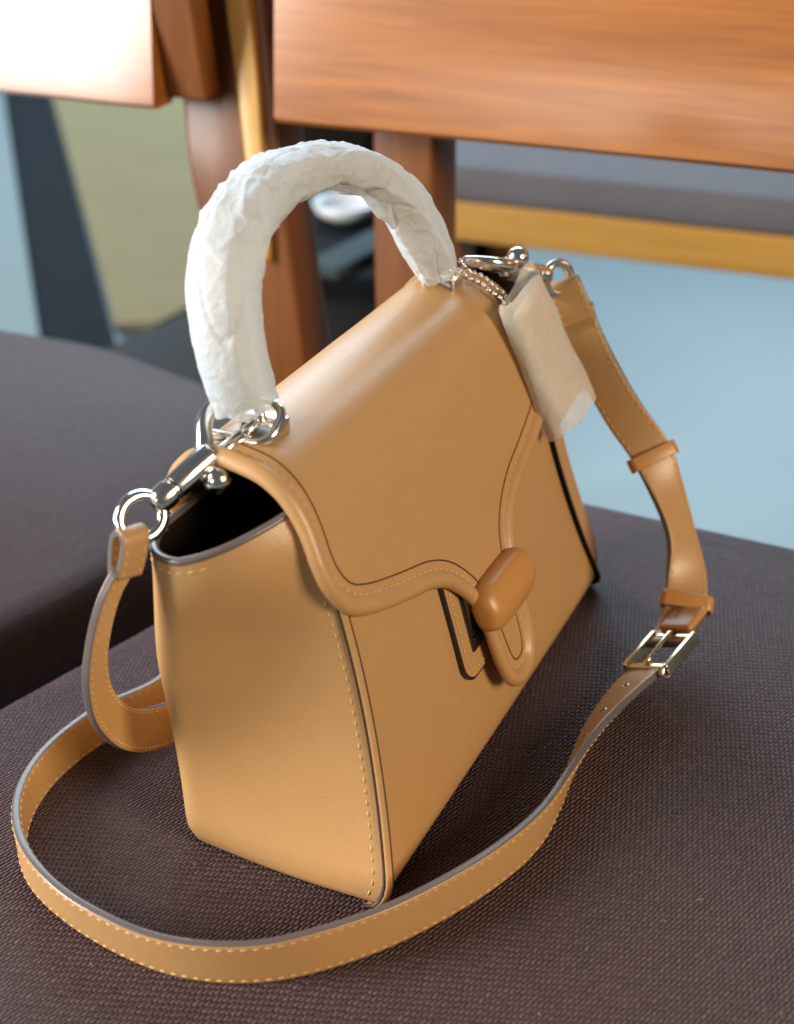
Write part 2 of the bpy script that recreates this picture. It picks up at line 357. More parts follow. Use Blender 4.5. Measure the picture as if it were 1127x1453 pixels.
for k in range(34):
    x, y = random.uniform(-9, 30), random.uniform(-14, 18); a = random.uniform(0, 6.28); L_ = random.uniform(.03, .12)
    p = V((x, y, .05)); d = V((math.cos(a), math.sin(a), 0)); e = V((-d.y, d.x, 0)) * random.uniform(-.06, .06)
    tube(mb, [p - d * L_, p + e + V((0, 0, .03)), p + d * L_], .012, 4)
lint = mb.build('lint', simple('pale_lint', (0.30, 0.27, 0.26), 0.9), next(c for c in own.children if c.name.startswith('seat') and not c.name.startswith('seat_f'))); tag(lint, kind='stuff')
bench = empty('bench', (100, 10, FL), 'grey upholstered bench with pale yellow wood apron across the teal floor', 'bench')
cushion('seat', [(88, 39), (91.5, -45), (128, -45), (128, 47.5)], bench, FABRIC_GREY, 0, 3.2, 2, .5)
mb = MB(); box(mb, (90.7, -3, -5.2), (.9, 0, 0), (-1.6, 42, 0), (0, 0, 1.95), bev=.3); mb.build('apron', WOOD_PALE, bench)
for x, y in ((91.5, 38), (95, -42), (125, 45), (125, -42)):
    mb = MB(); prism_path(mb, [(x, y, FL, 1.5, 1.5), (x, y, -20, 1.8, 1.8), (x, y, -3.3, 2, 2)]); mb.build('leg', WOOD_V, bench)
tbl = empty('side_table', (112, 60, FL), 'low black side table seen through the bag handle', 'table')
mb = MB(); box(mb, (116, 61.5, -16), (22, 11, 0), (-3.2, 8.6, 0), (0, 0, 1), bev=.3); mb.build('table_top', simple('black_laquer', (0.008, 0.009, 0.011), 0.92), tbl)
mb = MB(); box(mb, (117, 62, -31), (20, 10, 0), (-2.7, 7.2, 0), (0, 0, 13.95), bev=.3); mb.build('base', simple('black_board', (0.007, 0.007, 0.008), 0.7), tbl)
mb = MB(); v = []; f = []
prof = [(0, 0), (2.2, 0), (3.6, .9), (4.2, 2.2), (4.0, 2.2), (3.3, 1.1), (2.0, .4), (0, .35)]; nn = 28
for rr, z in prof: v += [(112 + rr * math.cos(2 * math.pi * a / nn), 60.4 + rr * math.sin(2 * math.pi * a / nn), -15 + z) for a in range(nn)]
for k in range(len(prof) - 1): f += [(k * nn + a, k * nn + (a + 1) % nn, (k + 1) * nn + (a + 1) % nn, (k + 1) * nn + a) for a in range(nn)]
mb.add(v, f); tag(mb.build('bowl', simple('white_ceramic', (0.75, 0.76, 0.78), 0.3)), 'small white bowl on the black side table', 'bowl')
mb = MB(); box(mb, (99.5, 53, -14.4), (6.5, -.9, 0), (.35, 2.2, 0), (0, 0, .6), bev=.25); tag(mb.build('tray', simple('grey_tray', (0.06, 0.08, 0.09), 0.92)), 'narrow grey tray on the black side table', 'tray')

cab = empty('cabinet', (160, 78, FL), 'tall dark cabinet behind the black side table', 'cabinet')
DKW = simple('near_black_wood', (0.012, 0.008, 0.006), 0.92)
mb = MB(); box(mb, (160, 80, -20), (10, 4, 0), (-7, 17.5, 0), (0, 0, 25), bev=.4); mb.build('carcass', DKW, cab)
for k in (-1, 1): mb = MB(); box(mb, V((149.6, 75.9, -20)) + V((-3.4, 8.5, 0)) * k, (.4, .16, 0), (-3.2, 8.0, 0), (0, 0, 24), bev=.2); mb.build('door', DKW, cab)

# ================================================================== HANDBAG
bag = empty('handbag', (12, 4.5, 0), 'tan leather top-handle handbag with flap standing on the woven seat', 'handbag')
W = 24.0; XC = 12.0
def inset(z): z = min(z, 11.0); return .44 * z - .02 * z * z
def yf(z):
    y = .25 * z + max(0, z - 13) ** 2 * .25
    if z < 1.2: y += (1.2 - math.sqrt(max(0, 1.44 - (1.2 - z) ** 2))) * .8
    return y
# --- front panel (wraps under the bottom)
NX = 40; zs = [0, .05, .15, .3, .5, .8, 1.2] + [1.2 + (13.8 - 1.2) * k / 24 for k in range(1, 25)]
v = []; f = []
for z in zs:
    a = inset(z)
    for k in range(NX + 1):
        t = k / NX; puff = .22 * math.sin(math.pi * t) * math.sin(math.pi * min(1, z / 12)) ** .8
        v.append((lerp(a, W - a, t), yf(z) - puff, max(z, .02)))
for j in range(len(zs) - 1):
    for k in range(NX): q = j * (NX + 1) + k; f.append((q, q + 1, q + NX + 2, q + NX + 1))
mk('front_panel', v, f, LEATHER, bag)
mk('bottom_panel', [(.4, 1.2, .03), (W - .4, 1.2, .03), (W - .75, 7.9, .03), (.75, 7.9, .03)], [(0, 1, 2, 3)], LEATHER, bag, smooth=False)
# --- gussets with rounded rear corner, rim and lining
YB0 = YB = 9.15
def gcurve(t, z, far=False):
    """near gusset outline, t 0..1 from the front seam to the rear corner, at height z"""
    rd = .75 * (1 - math.sqrt(max(0.0, 1 - (1 - min(1.0, z / .9)) ** 2)))        # rounded lower rear corner
    ax, ay = inset(z), yf(z); xb = -.85 * sst(2, 13.5, z) + rd * .35; rc = lerp(.95, 2.1, sst(8, 13.5, z)); YB = YB0 - rd
    L1 = math.hypot(ax - xb, YB - rc - ay); L2 = rc * math.pi / 2; s = t * (L1 + L2)
    if s < L1:
        q = s / L1; x = lerp(ax, xb, q); y = lerp(ay, YB - rc, max(0.0, (q - .07) / .93) if far else q)
        if far:          # the far gusset stays puffed out round the seam
            k = 1 - min(1.0, q / .10); x -= 1.5 * math.sqrt(max(0.0, 1 - k * k)) * (1 - .75 * sst(.3, 1, q)) * sst(.1, 2.5, z) * (1 - .5 * sst(8, 14, z))
        else: x += .38 * math.sin(math.pi * q) ** 1.5 * sst(3, 9, z) * (1 - sst(9.5, 13.4, z)) - .42 * math.sin(math.pi * q ** 1.5) * sst(9.5, 13.4, z) - .15 * math.sin(math.pi * q) * (1 - sst(0, 6, z))
        return x, y
    a = (s - L1) / rc; return xb + rc - rc * math.cos(a), YB - rc + rc * math.sin(a)
def rimz(t): return 13.45 + 1.15 * max(0.0, (.80 - t) / .80) ** 1.3
NT, NZ = 44, 26
def gusset(side):
    FAR = side > 0
    fx = (lambda x: x) if side < 0 else (lambda x: W - x)
    v = []; f = []; ks = [0, .003, .010, .022, .05] + [.05 + .95 * k / NZ for k in range(1, NZ + 1)]
    for j, k in enumerate(ks):
        ins = (.28, .12, .03, 0)[j] if j < 4 else 0
        for q in range(NT + 1):
            t = q / NT; z = k * rimz(t); x, y = gcurve(t, z, FAR); v.append((fx(x + ins), y, max(z, .025)))
    n = NT + 1
    for j in range(len(ks) - 1):
        for q in range(NT): a = j * n + q; f.append((a, a + 1, a + n + 1, a + n))
    g = mk('gusset', v, f, LEATHER, bag)
    # painted rim, then the dark inside
    rim = []; lin = []
    for q in range(NT + 1):
        t = q / NT; z = rimz(t); x, y = gcurve(t, z, FAR); x2, y2 = gcurve(min(1, t + .02), z, FAR); x1, y1 = gcurve(max(0, t - .02), z, FAR)
        d = V((x2 - x1, y2 - y1)).normalized(); nr = V((-d.y, d.x))
        if nr.x > 0: nr = -nr
        if t > .9: nr = V((-.3, .95)).normalized() if nr.y < .8 else nr
        rim.append((V((fx(x), y, z)), V((nr.x * (1 if side < 0 else -1), nr.y, 0))))
    mb = MB(); v = []; f = []
    sec = [(.02, -.10), (.05, .0), (.03, .08), (-.06, .13), (-.17, .13), (-.27, .08), (-.30, -.05)]
    for p, nr in rim: v += [p + nr * a + V((0, 0, b)) for a, b in sec]
    m_ = len(sec)
    for q in range(NT):
        for a in range(m_ - 1): f.append((q * m_ + a, q * m_ + a + 1, (q + 1) * m_ + a + 1, (q + 1) * m_ + a))
    mk('rim_edge', v, f, EDGE_GREY, g)
    v = []; f = []
    for q in range(NT + 1):
        t = q / NT
        for k in range(9):
            z = lerp(rimz(t) + .06, .4, k / 8); x, y = gcurve(t, min(z, rimz(t)), FAR); p, nr = rim[q]; v.append(V((fx(x), y, z)) - nr * .26)
    for q in range(NT):
        for a in range(8): f.append((q * 9 + a, q * 9 + a + 1, (q + 1) * 9 + a + 1, (q + 1) * 9 + a))
    mk('lining', v, f, SUEDE, g)
    mb = MB(); stitch_line(mb, [p + nr * .012 - V((0, 0, .42)) for p, nr in rim[2:]], [nr for p, nr in rim[2:]], .44)
    tag(mb.build('rim_stitching', THREAD, g), kind='stuff')
    # vertical seam: two folded leather layers with dark painted edges, and its stitching
    zz = [.0, .12, .3, .55, .9] + [1.3 + .557 * k for k in range(19)]
    path = []; gn = []
    for z in zz:
        x, y = gcurve(0, z, FAR); path.append(V((x, y, max(z, .03))))
        x2, y2 = gcurve(.05, z, FAR); d = V((x2 - x, y2 - y, 0)).normalized(); gn.append((d, V((-abs(d.y), min(0.0, d.x) if d.x > 0 else d.x * 0, 0)).normalized()))
    def ribbon(name, off0, off1, hgt, m_):
        v = []; f = []
        for p, (d, nr) in zip(path, gn):
            nrm = V((-.80, -.60, 0))
            ac = V((-.60, .80, 0))                        # across the fold: from the front face round to the gusset
            for o_, h_ in ((off0, .02), (off0, hgt * .8), (lerp(off0, off1, .25), hgt), (lerp(off0, off1, .75), hgt), (off1, hgt * .8), (off1, -.06)):
                q = p + ac * o_ + nrm * h_; v.append((fx(q.x), q.y, q.z))
        for k in range(len(path) - 1):
            for a in range(5): f.append((k * 6 + a, k * 6 + a + 1, (k + 1) * 6 + a + 1, (k + 1) * 6 + a))
        return mk(name, v, f, m_, g)
    if FAR: ribbon('seam_edge', -.34, -.15, .13, EDGE_DARK); ribbon('seam_fold', -.145, .0, .10, EDGE_BROWN); ribbon('seam_edge', .005, .2, .14, EDGE_DARK)
    else: ribbon('seam_edge', -.20, -.15, .13, EDGE_BROWN); ribbon('seam_fold', -.145, .10, .16, LEATHER); ribbon('seam_edge', .105, .19, .12, EDGE_BROWN)
    pts = []; nn_ = []
    for z in [.25 + .4 * k for k in range(29)]:
        x, y = gcurve(0, z, FAR); Lg = 8.5; x2, y2 = gcurve(.062, z, FAR); pts.append(V((fx(x2), y2, z))); nn_.append(V((side, -.12, 0)))
    if not FAR: mb = MB(); stitch_line(mb, pts, nn_, .44); tag(mb.build('seam_stitching', THREAD, g), kind='stuff')
gusset(-1); gusset(1)
v = []; f = []
for z in [.02, .08, .2, .4, .65] + [13.5 * k / 12 for k in range(1, 13)]:
    rd = .75 * (1 - math.sqrt(max(0.0, 1 - (1 - min(1.0, z / .9)) ** 2))); e = -.85 * sst(2, 13.5, z) + lerp(.95, 2.1, sst(8, 13.5, z)) + rd * .35
    for k in range(21): v.append((lerp(e, W - e, k / 20), YB - rd, z))
for j in range(16):
    for k in range(20): q = j * 21 + k; f.append((q, q + 1, q + 22, q + 21))
bp_ = mk('back_panel', v, f, LEATHER, bag)
mk('lining', [(.6, YB - .25, .5), (W - .6, YB - .25, .5), (W - .6, YB - .25, 13.5), (.6, YB - .25, 13.5)], [(0, 1, 2, 3)], SUEDE, bp_, smooth=False)
mb = MB(); tube(mb, [(.3 + .585 * k, YB - .12, 13.52) for k in range(41)], .15, 8); mb.build('rim_edge', EDGE_GREY, bp_)
v = [(2.6, yf(z) + .25, z) for z in (.5, 13.6)] + [(W - 2.6, yf(z) + .25, z) for z in (13.6, .5)]
mk('inner_lining', v, [(0, 1, 2, 3)], SUEDE, bag, smooth=False)
mk('lining_floor', [(1, 1.6, .5), (W - 1, 1.6, .5), (W - 1, 8.8, .5), (1, 8.8, .5)], [(0, 1, 2, 3)], SUEDE, bag, smooth=False)

# --- flap: profile from the back, over the ridge, down the front to the tongue tip
prof = [(9.55, 11.4), (9.58, 12.6), (9.45, 13.8), (9.05, 14.95), (8.25, 15.85), (7.25, 16.18), (6.25, 16.10), (5.3, 15.82), (4.5, 15.15), (3.8, 13.95), (3.1, 12.2), (2.3, 10.0), (1.75, 8.4), (1.15, 7.0), (.62, 5.4), (.15, 3.9), (-.3, 2.2)]
PR = resample(catmull(prof, 8), .05, 2); STEP = math.dist(PR[1], PR[0]); SM = STEP * (len(PR) - 1)
def prof_at(s):
    k = max(0, min(len(PR) - 2, int(s / STEP))); t = s / STEP - k; a, b = PR[k], PR[k + 1]
    a2 = PR[max(0, k - 4)]; b2 = PR[min(len(PR) - 1, k + 5)]; d = V((b2[0] - a2[0], b2[1] - a2[1])).normalized()
    nrm = V((d.y, -d.x)); return lerp(a[0], b[0], t), lerp(a[1], b[1], t), nrm if True else None
SR = max(range(len(PR)), key=lambda k: PR[k][1]) * STEP          # the ridge
def s_front(z): return next(k * STEP for k in range(int(SR / STEP), len(PR)) if PR[k][1] <= z)
def s_back(z): return next(k * STEP for k in range(len(PR)) if PR[k][1] >= z)
def M3(dx, s, h):
    y, z, nr = prof_at(s)
    if nr.x * (y - 5.0) + nr.y * (z - 8) < 0: nr = -nr
    h2 = h + .12 * math.cos(min(1, abs(dx) / 10.5) * math.pi / 2) * sst(SR + 2, SR + 5, s)
    droop = .35 * sst(8.6, 10.4, abs(dx)) * (1 - sst(SR + 2.0, SR + 6, s)) * sst(SR - 6, SR - 1, s)
    return V((XC + dx, y + nr.x * h2, z + nr.y * h2 - droop))
half = [(0, s_front(2.45)), (.75, s_front(2.6)), (1.4, s_front(3.15)), (1.75, s_front(4.2)), (1.85, s_front(5.4)), (1.95, s_front(6.4)), (2.15, s_front(7.0)), (2.6, s_front(7.7)), (3.3, s_front(8.4)), (4.4, s_front(8.95)), (5.9, s_front(9.4)),
        (7.6, s_front(9.9)), (8.75, s_front(10.35)), (9.75, s_front(10.95)), (10.35, s_front(11.95)), (10.45, s_front(13.1)), (10.2, s_front(14.6)), (10.05, SR + .6), (9.95, SR - 1.2), (9.7, s_back(14.4)), (9.2, s_back(12.9)), (8.4, s_back(12.0)), (7.0, s_back(11.55)), (0, s_back(11.45))]
full = [(-a, b) for a, b in half] + [(a, b) for a, b in half[1:-1][::-1]]
OUT = resample(catmull(full, 10, True), .16, 2, True); NO = len(OUT)
ON = []
for k in range(NO):
    d = V(OUT[(k + 1) % NO]) - V(OUT[k - 1]); d.normalize(); q = V((-d.y, d.x)); ON.append(q)
cen = V((0, s_front(13.2)))
if sum(ON[k].dot(cen - V(OUT[k])) for k in range(NO)) < 0: ON = [-q for q in ON]
for _ in range(14): ON = [(ON[k - 1] + ON[k] * 2 + ON[(k + 1) % NO]).normalized() for k in range(NO)]
def off_curve(d):
    """outline moved inwards by d, with the loops at tight corners pulled straight and smoothed"""
    Q = [V(OUT[k]) + ON[k] * d for k in range(NO)]
    good = [all((Q[k] - V(OUT[(k + j) % NO])).length > d - .035 for j in range(-45, 46)) for k in range(NO)]
    R = list(Q)
    for k in range(NO):
        if good[k]: continue
        a = next(j for j in range(1, NO) if good[(k - j) % NO]); b = next(j for j in range(1, NO) if good[(k + j) % NO])
        R[k] = Q[(k - a) % NO].lerp(Q[(k + b) % NO], a / (a + b))
    Q = R
    for _ in range(int(10 * d)): Q = [(Q[k - 1] + Q[k] * 2 + Q[(k + 1) % NO]) / 4 for k in range(NO)]
    return Q
rings = [(1.0, -.12), (.5, -.16), (.14, -.10), (0, .06), (.02, .22), (.12, .36), (.28, .43), (.45, .41), (.60, .32), (.70, .20), (.76, .15), (.86, .17), (.98, .18), (1.04, .175)]
v = []; f = []
for d, h in rings:
    v += [M3(q.x, q.y, h) for q in off_curve(d)]
inner = off_curve(1.04); NR = 30
for j in range(1, NR + 1):
    r = 1 - j / (NR + .5)
    for k in range(NO): q = cen + (inner[k] - cen) * r; v.append(M3(q.x, q.y, lerp(.175, .19, min(1, j / 4)) + .018 * noise.noise(V((q.x * .35, q.y * .35, 3)))))
nr_ = len(rings) + NR
for j in range(nr_ - 1):
    for k in range(NO): f.append((j * NO + k, j * NO + (k + 1) % NO, (j + 1) * NO + (k + 1) % NO, (j + 1) * NO + k))
f.append(tuple((nr_ - 1) * NO + k for k in range(NO)))
flap = mk('flap', v, f, LEATHER, bag)
def along(d, h): return [M3(q.x, q.y, h) for q in off_curve(d)]
mb = MB(); tube(mb, resample(along(1.10, .178), .2, 3, True), .036, 6, True); mb.build('crease_line', CREASE, flap)
a_ = along(.76, .165); b_ = along(.76, .4)
mb = MB(); stitch_line(mb, a_ + a_[:1], [q - p for p, q in zip(a_, b_)] + [b_[0] - a_[0]], .40, .28); tag(mb.build('flap_stitching', THREAD, flap), kind='stuff')

# --- lock patch, slot and leather toggle
def on_front(x, z, h): return V((x, yf(z) - .22 * math.sin(math.pi * min(1, max(0, (x - inset(z)) / (W - 2 * inset(z))))) * math.sin(math.pi * min(1, z / 12)) ** .8 - h * .97, z + h * .24))
def rrect(x0, x1, z0, z1, r, n=8):
    out = []
    for cx, cz, a0 in ((x1 - r, z1 - r, 0), (x0 + r, z1 - r, 90), (x0 + r, z0 + r, 180), (x1 - r, z0 + r, 270)):
        for q in range(n + 1): a = math.radians(a0 + 90 * q / n); out.append((cx + r * math.cos(a), cz + r * math.sin(a)))
    return out
def plate(outline, cx, cz, h0, h1, edge):
    mb = MB(); n = len(outline); v = []
    ins = lambda e: [(x + (cx - x) / max(.01, math.hypot(cx - x, cz - z)) * e, z + (cz - z) / max(.01, math.hypot(cx - x, cz - z)) * e) for x, z in outline]
    for e, h in ((0, h0), (0, h1 - .03), (edge, h1)): v += [on_front(x, z, h) for x, z in ins(e)]
    mb.add(v, [(j * n + k, j * n + (k + 1) % n, (j + 1) * n + (k + 1) % n, (j + 1) * n + k) for j in (0, 1) for k in range(n)], 1)
    v = [on_front(x, z, h1) for x, z in ins(edge)]; mb.add(v, [tuple(range(n))], 0)
    return mb
pt = plate(rrect(8.6, 15.4, 3.95, 9.8, .9), 12, 7, -.1, .22, .13).build('lock_patch', LEATHER, bag, mats=[LEATHER, EDGE_DARK], smooth=False)
mb = MB(); ol = rrect(8.98, 15.02, 4.33, 9.4, .7); stitch_line(mb, [on_front(x, z, .225) for x, z in ol], [V((0, -1, .25))] * len(ol), .42, .27); tag(mb.build('patch_stitching', THREAD, pt), kind='stuff')
plate(rrect(9.62, 14.38, 4.95, 7.9, .12), 12, 6.5, .18, .26, .05).build('slot', EDGE_DARK, pt, smooth=False)
mb = MB()
for x0, x1, z0, z1, h in ((9.74, 9.95, 5.75, 7.5, .30), (10.02, 10.5, 5.5, 7.5, .2), (9.72, 10.6, 5.05, 5.6, .22)):
    p = on_front((x0 + x1) / 2, (z0 + z1) / 2, h / 2 + .12); box(mb, p, ((x1 - x0) / 2, 0, 0), (0, h / 2, -h * .12), (0, .06 * (z1 - z0), (z1 - z0) / 2 * .97), bev=.03)
mb.build('lock_bar', GUN, pt)
hexs = [(.80, .62), (.30, 1.10), (-.42, 1.02), (-.88, .05), (-.55, -.98), (.45, -1.06)]; sec = []
for k in range(6):
    p0, p1, p2 = V(hexs[k - 1]), V(hexs[k]), V(hexs[(k + 1) % 6])
    sec += [tuple(p1.lerp(p0, .20)), tuple(p1.lerp(p2, .20))]
NS = len(sec); mb = MB(); v = []; f = []
xh = [(2.26, .10), (2.24, .40), (2.17, .61), (2.03, .77), (1.78, .91), (1.5, .98), (1.1, 1.02), (0, 1.04)]; xs = [(-a, b) for a, b in xh] + xh[:-1][::-1]
tl = .22
for x, sc in xs:
    for y, z in sec: yy = y * sc; zz_ = z * sc; v.append((XC + x, .52 + yy + zz_ * tl, 6.75 + zz_ - yy * tl))
for k in range(len(xs) - 1):
    for a in range(NS): f.append((k * NS + a, k * NS + (a + 1) % NS, (k + 1) * NS + (a + 1) % NS, (k + 1) * NS + a))
f.append(tuple(range(NS))[::-1]); f.append(tuple((len(xs) - 1) * NS + a for a in range(NS))); mb.add(v, f)
kb = mb.build('toggle', LEATHER_KNOB, bag); sm = kb.modifiers.new('smooth', 'SUBSURF'); sm.levels = sm.render_levels = 2
tag(kb, 'padded leather toggle bar over the flap tongue')

# --- handle: leather core in crumpled tissue, box loops and rings at both ends
hp = [(3.9, 6.98, 17.35), (3.9, 7.4, 19.3), (4.6, 7.9, 21.4), (6.2, 8.3, 22.75), (9.0, 8.5, 23.4), (12.3, 8.4, 23.25), (15.6, 8.1, 22.2), (17.9, 7.6, 20.3), (18.9, 7.1, 18.4), (19.55, 6.8, 17.0)]
hr = [1.20, 1.26, 1.28, 1.20, 1.08, .92, .98, 1.13, 1.12, 1.0]
hpath = resample(catmull([p + (r,) for p, r in zip(hp, hr)], 10), .11)
han = MB(); tube(han, [p[:3] for p in hpath], [lerp(.55, .70, sst(0, 12, k)) * (1 - .4 * sst(len(hpath) - 14, len(hpath) - 1, k)) for k in range(len(hpath))], 16); han = han.build('handle', LEATHER, bag)
mb = MB(); n = 96; v = []; f = []; N = len(hpath); tg = []
for k in range(N): tg.append((V(hpath[min(N - 1, k + 1)][:3]) - V(hpath[max(0, k - 1)][:3])).normalized())
up = V((0, 1, 0)); total = N * .11
for k in range(N):
    up = (up - tg[k] * up.dot(tg[k])).normalized(); bn = tg[k].cross(up); s = k * .11
    for a in range(n):
        t = 2 * math.pi * a / n
        # tissue sleeve: flat facets on the far leg, long folds, cross creases where it bunches inside the bend
        fac = math.cos(math.pi / 5) / math.cos((t + .25 * math.sin(s * .35)) % (math.pi / 2.5) - math.pi / 5)
        r = hpath[k][3] * lerp(1, fac * 1.07, .30 + .6 * sst(total - 9, total - 5, s) * (1 - sst(total - .6, total, s)))
        q1 = V((math.cos(t) * .95, math.sin(t) * .95, s * .26))
        r += .13 * noise.noise(q1 * .9 + V((7, 2, 1)))
        nA = noise.noise(q1 + V((3, 1, 4))); nB = noise.noise(V((math.cos(t) * 1.25, math.sin(t) * 1.25, s * .75)) + V((9, 5, 2)))
        bend = sst(3.5, 6.5, s) * (1 - .55 * sst(9, 12, s)) * (1 - .7 * sst(total - 9, total - 6, s)); bend = .22 + .78 * bend
        r += -.075 * math.exp(-(nA / .05) ** 2) + .05 * nA + bend * (.085 * math.exp(-(nB / .07) ** 2) + .09 * nB)
        nC = noise.noise(V((math.cos(t + s * .5) * 2.6, math.sin(t + s * .5) * 2.6, s * 1.3))); r += bend * (.035 * math.exp(-(nC / .08) ** 2)) + .012 * nC
        inner_side = max(0.0, (-(up * math.cos(t) + bn * math.sin(t))).dot((V(hpath[k][:3]) - V((11.8, 7.6, 18.5))).normalized()))
        r += inner_side ** 1.3 * .24 * (abs(math.sin(s * .95 + 1.1 * noise.noise(V((s * .5, t, 0))))) - .6) * sst(3, 6, s) * (1 - sst(total - 6, total - 3, s))
        en = .10 * math.sin(3 * t + 1) + .05 * math.sin(7 * t)
        base = V(hpath[k][:3])
        if k == 0: base = base - tg[k] * (en + .05)
        if k == N - 1: base = base + tg[k] * (en * .7)
        v.append(base + up * (math.cos(t) * r) + bn * (math.sin(t) * r))
for k in range(N - 1):
    for a in range(n): f.append((k * n + a, k * n + (a + 1) % n, (k + 1) * n + (a + 1) % n, (k + 1) * n + a))
tw_ = mk('tissue_wrap', v, f, TISSUE, han); tag(tw_, 'crumpled white tissue paper wrapped round the handle')
def dring(c, hy, hz, tilt, rad, parent, name='ring'):
    """rounded rectangular ring spanning y, leaning by tilt about y"""
    ol = rrect(-hy, hy, -hz, hz, min(hy, hz) * .75, 6); ax = V((math.sin(tilt), 0, math.cos(tilt)))
    mb = MB(); tube(mb, [V(c) + V((0, 1, 0)) * a + ax * b for a, b in ol], rad, 12, True); return mb.build(name, METAL, parent)
for sgn, c in ((-1, V((4.35, 6.55, 16.35))), (1, V((19.65, 6.6, 16.35)))):
    mb = MB()
    for dz, hx, hy, hz in ((.38, .42, .72, .07), (-.22, .42, .78, .07)): box(mb, c + V((0, 0, dz)), (hx, 0, 0), (0, hy, 0), (0, 0, hz), bev=.04)
    for dy in (-.72, .72): box(mb, c + V((0, dy, .08)), (.42, 0, 0), (0, .07, 0), (0, 0, .36), bev=.04)
    mb.build('handle_loop', METAL, bag)
    if sgn < 0: dring(c + V((-.30, .70, .38)), 1.42, .80, 1.0, .18, bag, 'handle_ring')
    else: dring(c + V((.15, .45, .42)), .95, .55, -.75, .13, bag, 'handle_ring')

# ================================================================== SHOULDER STRAP
strap = empty('shoulder_strap', (-5, 6, 0), 'long tan leather shoulder strap looping over the seat around the bag', 'strap')
HW, TH = .95, .16
def ribbon(name, ctl, parent, hw=HW, th=TH, step=.25, stitched=True, taper=None, m_=LEATHER):
    """ctl: (x, y, z, wx, wy, wz) centre line and the direction across the width"""
    Q = resample(catmull(ctl, 8), step); N = len(Q); v = []; f = []; idx = []; P = []; Wd = []; Nm = []; hw0 = hw; HWs = []
    for k in range(N):
        p = V(Q[k][:3]); t = (V(Q[min(N - 1, k + 1)][:3]) - V(Q[max(0, k - 1)][:3])).normalized(); hw = hw0 * (Q[k][6] if len(Q[k]) > 6 else 1); HWs.append(hw); wv = V(Q[k][3:6]); wv = (wv - t * wv.dot(t)).normalized(); nm = t.cross(wv)
        P.append(p); Wd.append(wv); Nm.append(nm)
        for a, b in ((-1, .55), (-.985, .92), (-.9, 1.0), (-.5, 1.02), (.5, 1.02), (.9, 1.0), (.985, .92), (1, .55), (1, -.55), (.985, -.92), (.9, -1.0), (.5, -1.02), (-.5, -1.02), (-.9, -1.0), (-.985, -.92), (-1, -.55)):
            v.append(p + wv * (a * hw) + nm * (b * th))
    for k in range(N - 1):
        for a in range(16):
            f.append((k * 16 + a, k * 16 + (a + 1) % 16, (k + 1) * 16 + (a + 1) % 16, (k + 1) * 16 + a)); idx.append(1 if a in (6, 7, 8, 14, 15, 0) else 0)
    f.append(tuple(range(16))[::-1]); f.append(tuple((N - 1) * 16 + a for a in range(16))); idx += [1, 1]
    ribbon.last = (P, Wd, Nm)
    o = mk(name, v, f, m_, parent, mats=[m_, EDGE_GREY], idx=idx)
    if stitched:
        mb = MB()
        for a in (-1, 1):
            for b in (-1, 1): stitch_line(mb, [p + w_ * (a * (h_ - .17)) + n_ * (b * th * 1.02) for p, w_, n_, h_ in zip(P, Wd, Nm, HWs)], [n_ * b for n_ in Nm], .42, .27, wd=.042, h=.04)
        tag(mb.build('strap_stitching', THREAD, o), kind='stuff')
    return o
U = (0, 0, 1)
loop = [(-1.38, 8.88, 13.3, .95, -.15, 0, .55), (-1.85, 9.3, 12.3, 1, 0, -.1, .58), (-2.2, 9.7, 10.8, 1, .05, .0, .62), (-2.15, 10.15, 9.0, 1, .08, .05, .66), (-1.25, 10.75, 6.7, .9, .1, .3, .75), (.9, 11.5, 4.0, .6, .1, .65, .86), (3.9, 12.0, 2.0, .15, 0, 1, 1), (7.2, 12.0, 1.1, 0, 0, 1, 1), (10.2, 12.2, .97, 0, 0, 1, 1), (12.0, 13.3, .97, 0, 0, 1, 1), (10.8, 14.5, .97, 0, 0, 1, 1), (8.6, 14.5, .97, 0, 0, 1, 1), (6.3, 14.2, .97, 0, .05, 1, 1),
        (3.6, 15.45, .97, 0, 0, 1), (.5, 15.75, .97, 0, 0, 1), (-2.2, 14.9, .97, 0, 0, 1), (-4.2, 13.0, .97, 0, 0, 1), (-5.4, 10.2, .97, -.12, 0, 1), (-5.85, 7.0, .97, -.12, 0, 1), (-5.6, 4.7, .97, -.08, 0, 1), (-4.7, 2.6, .97, -.05, 0, 1), (-3.2, .85, .97, 0, 0, 1), (-1.2, -.8, .97, 0, 0, 1), (1.2, -2.2, .97, 0, 0, 1), (3.4, -3.15, .97, 0, 0, 1), (5.6, -3.7, .97, 0, -.05, 1), (8.0, -3.75, .95, 0, -.2, 1), (10.5, -3.65, .9, 0, -.45, .9), (13.0, -3.7, .82, -.05, -.7, .72), (15.3, -4.05, .85, -.08, -.85, .55), (17.2, -4.55, .95, -.08, -.9, .45)]
loop = [q if len(q) > 6 else q + (1,) for q in loop]
band = ribbon('strap_band', loop, strap)
# punched holes in the tail before the buckle
PB, WB, NB = ribbon.last
for back in (9, 17, 25):
    p, w_, n_ = PB[-back], WB[-back], NB[-back]; t_ = w_.cross(n_); n_ = n_ if n_.z > 0 else -n_
    v = []; f = []; nh = 14
    for rr, hh in ((.17, .005), (.15, .03), (.11, .03), (.09, .004), (.0, .003)):
        v += [p + n_ * (TH * 1.02 + hh) + w_ * (rr * math.cos(2 * math.pi * a / nh)) + t_ * (rr * math.sin(2 * math.pi * a / nh)) for a in range(nh)]
    for j in range(4): f += [(j * nh + a, j * nh + (a + 1) % nh, (j + 1) * nh + (a + 1) % nh, (j + 1) * nh + a) for a in range(nh)]
    mk('strap_hole', v, f, EDGE_DARK, band, mats=[EDGE_DARK, METAL_GOLD], idx=[1] * (2 * nh) + [0] * (2 * nh))
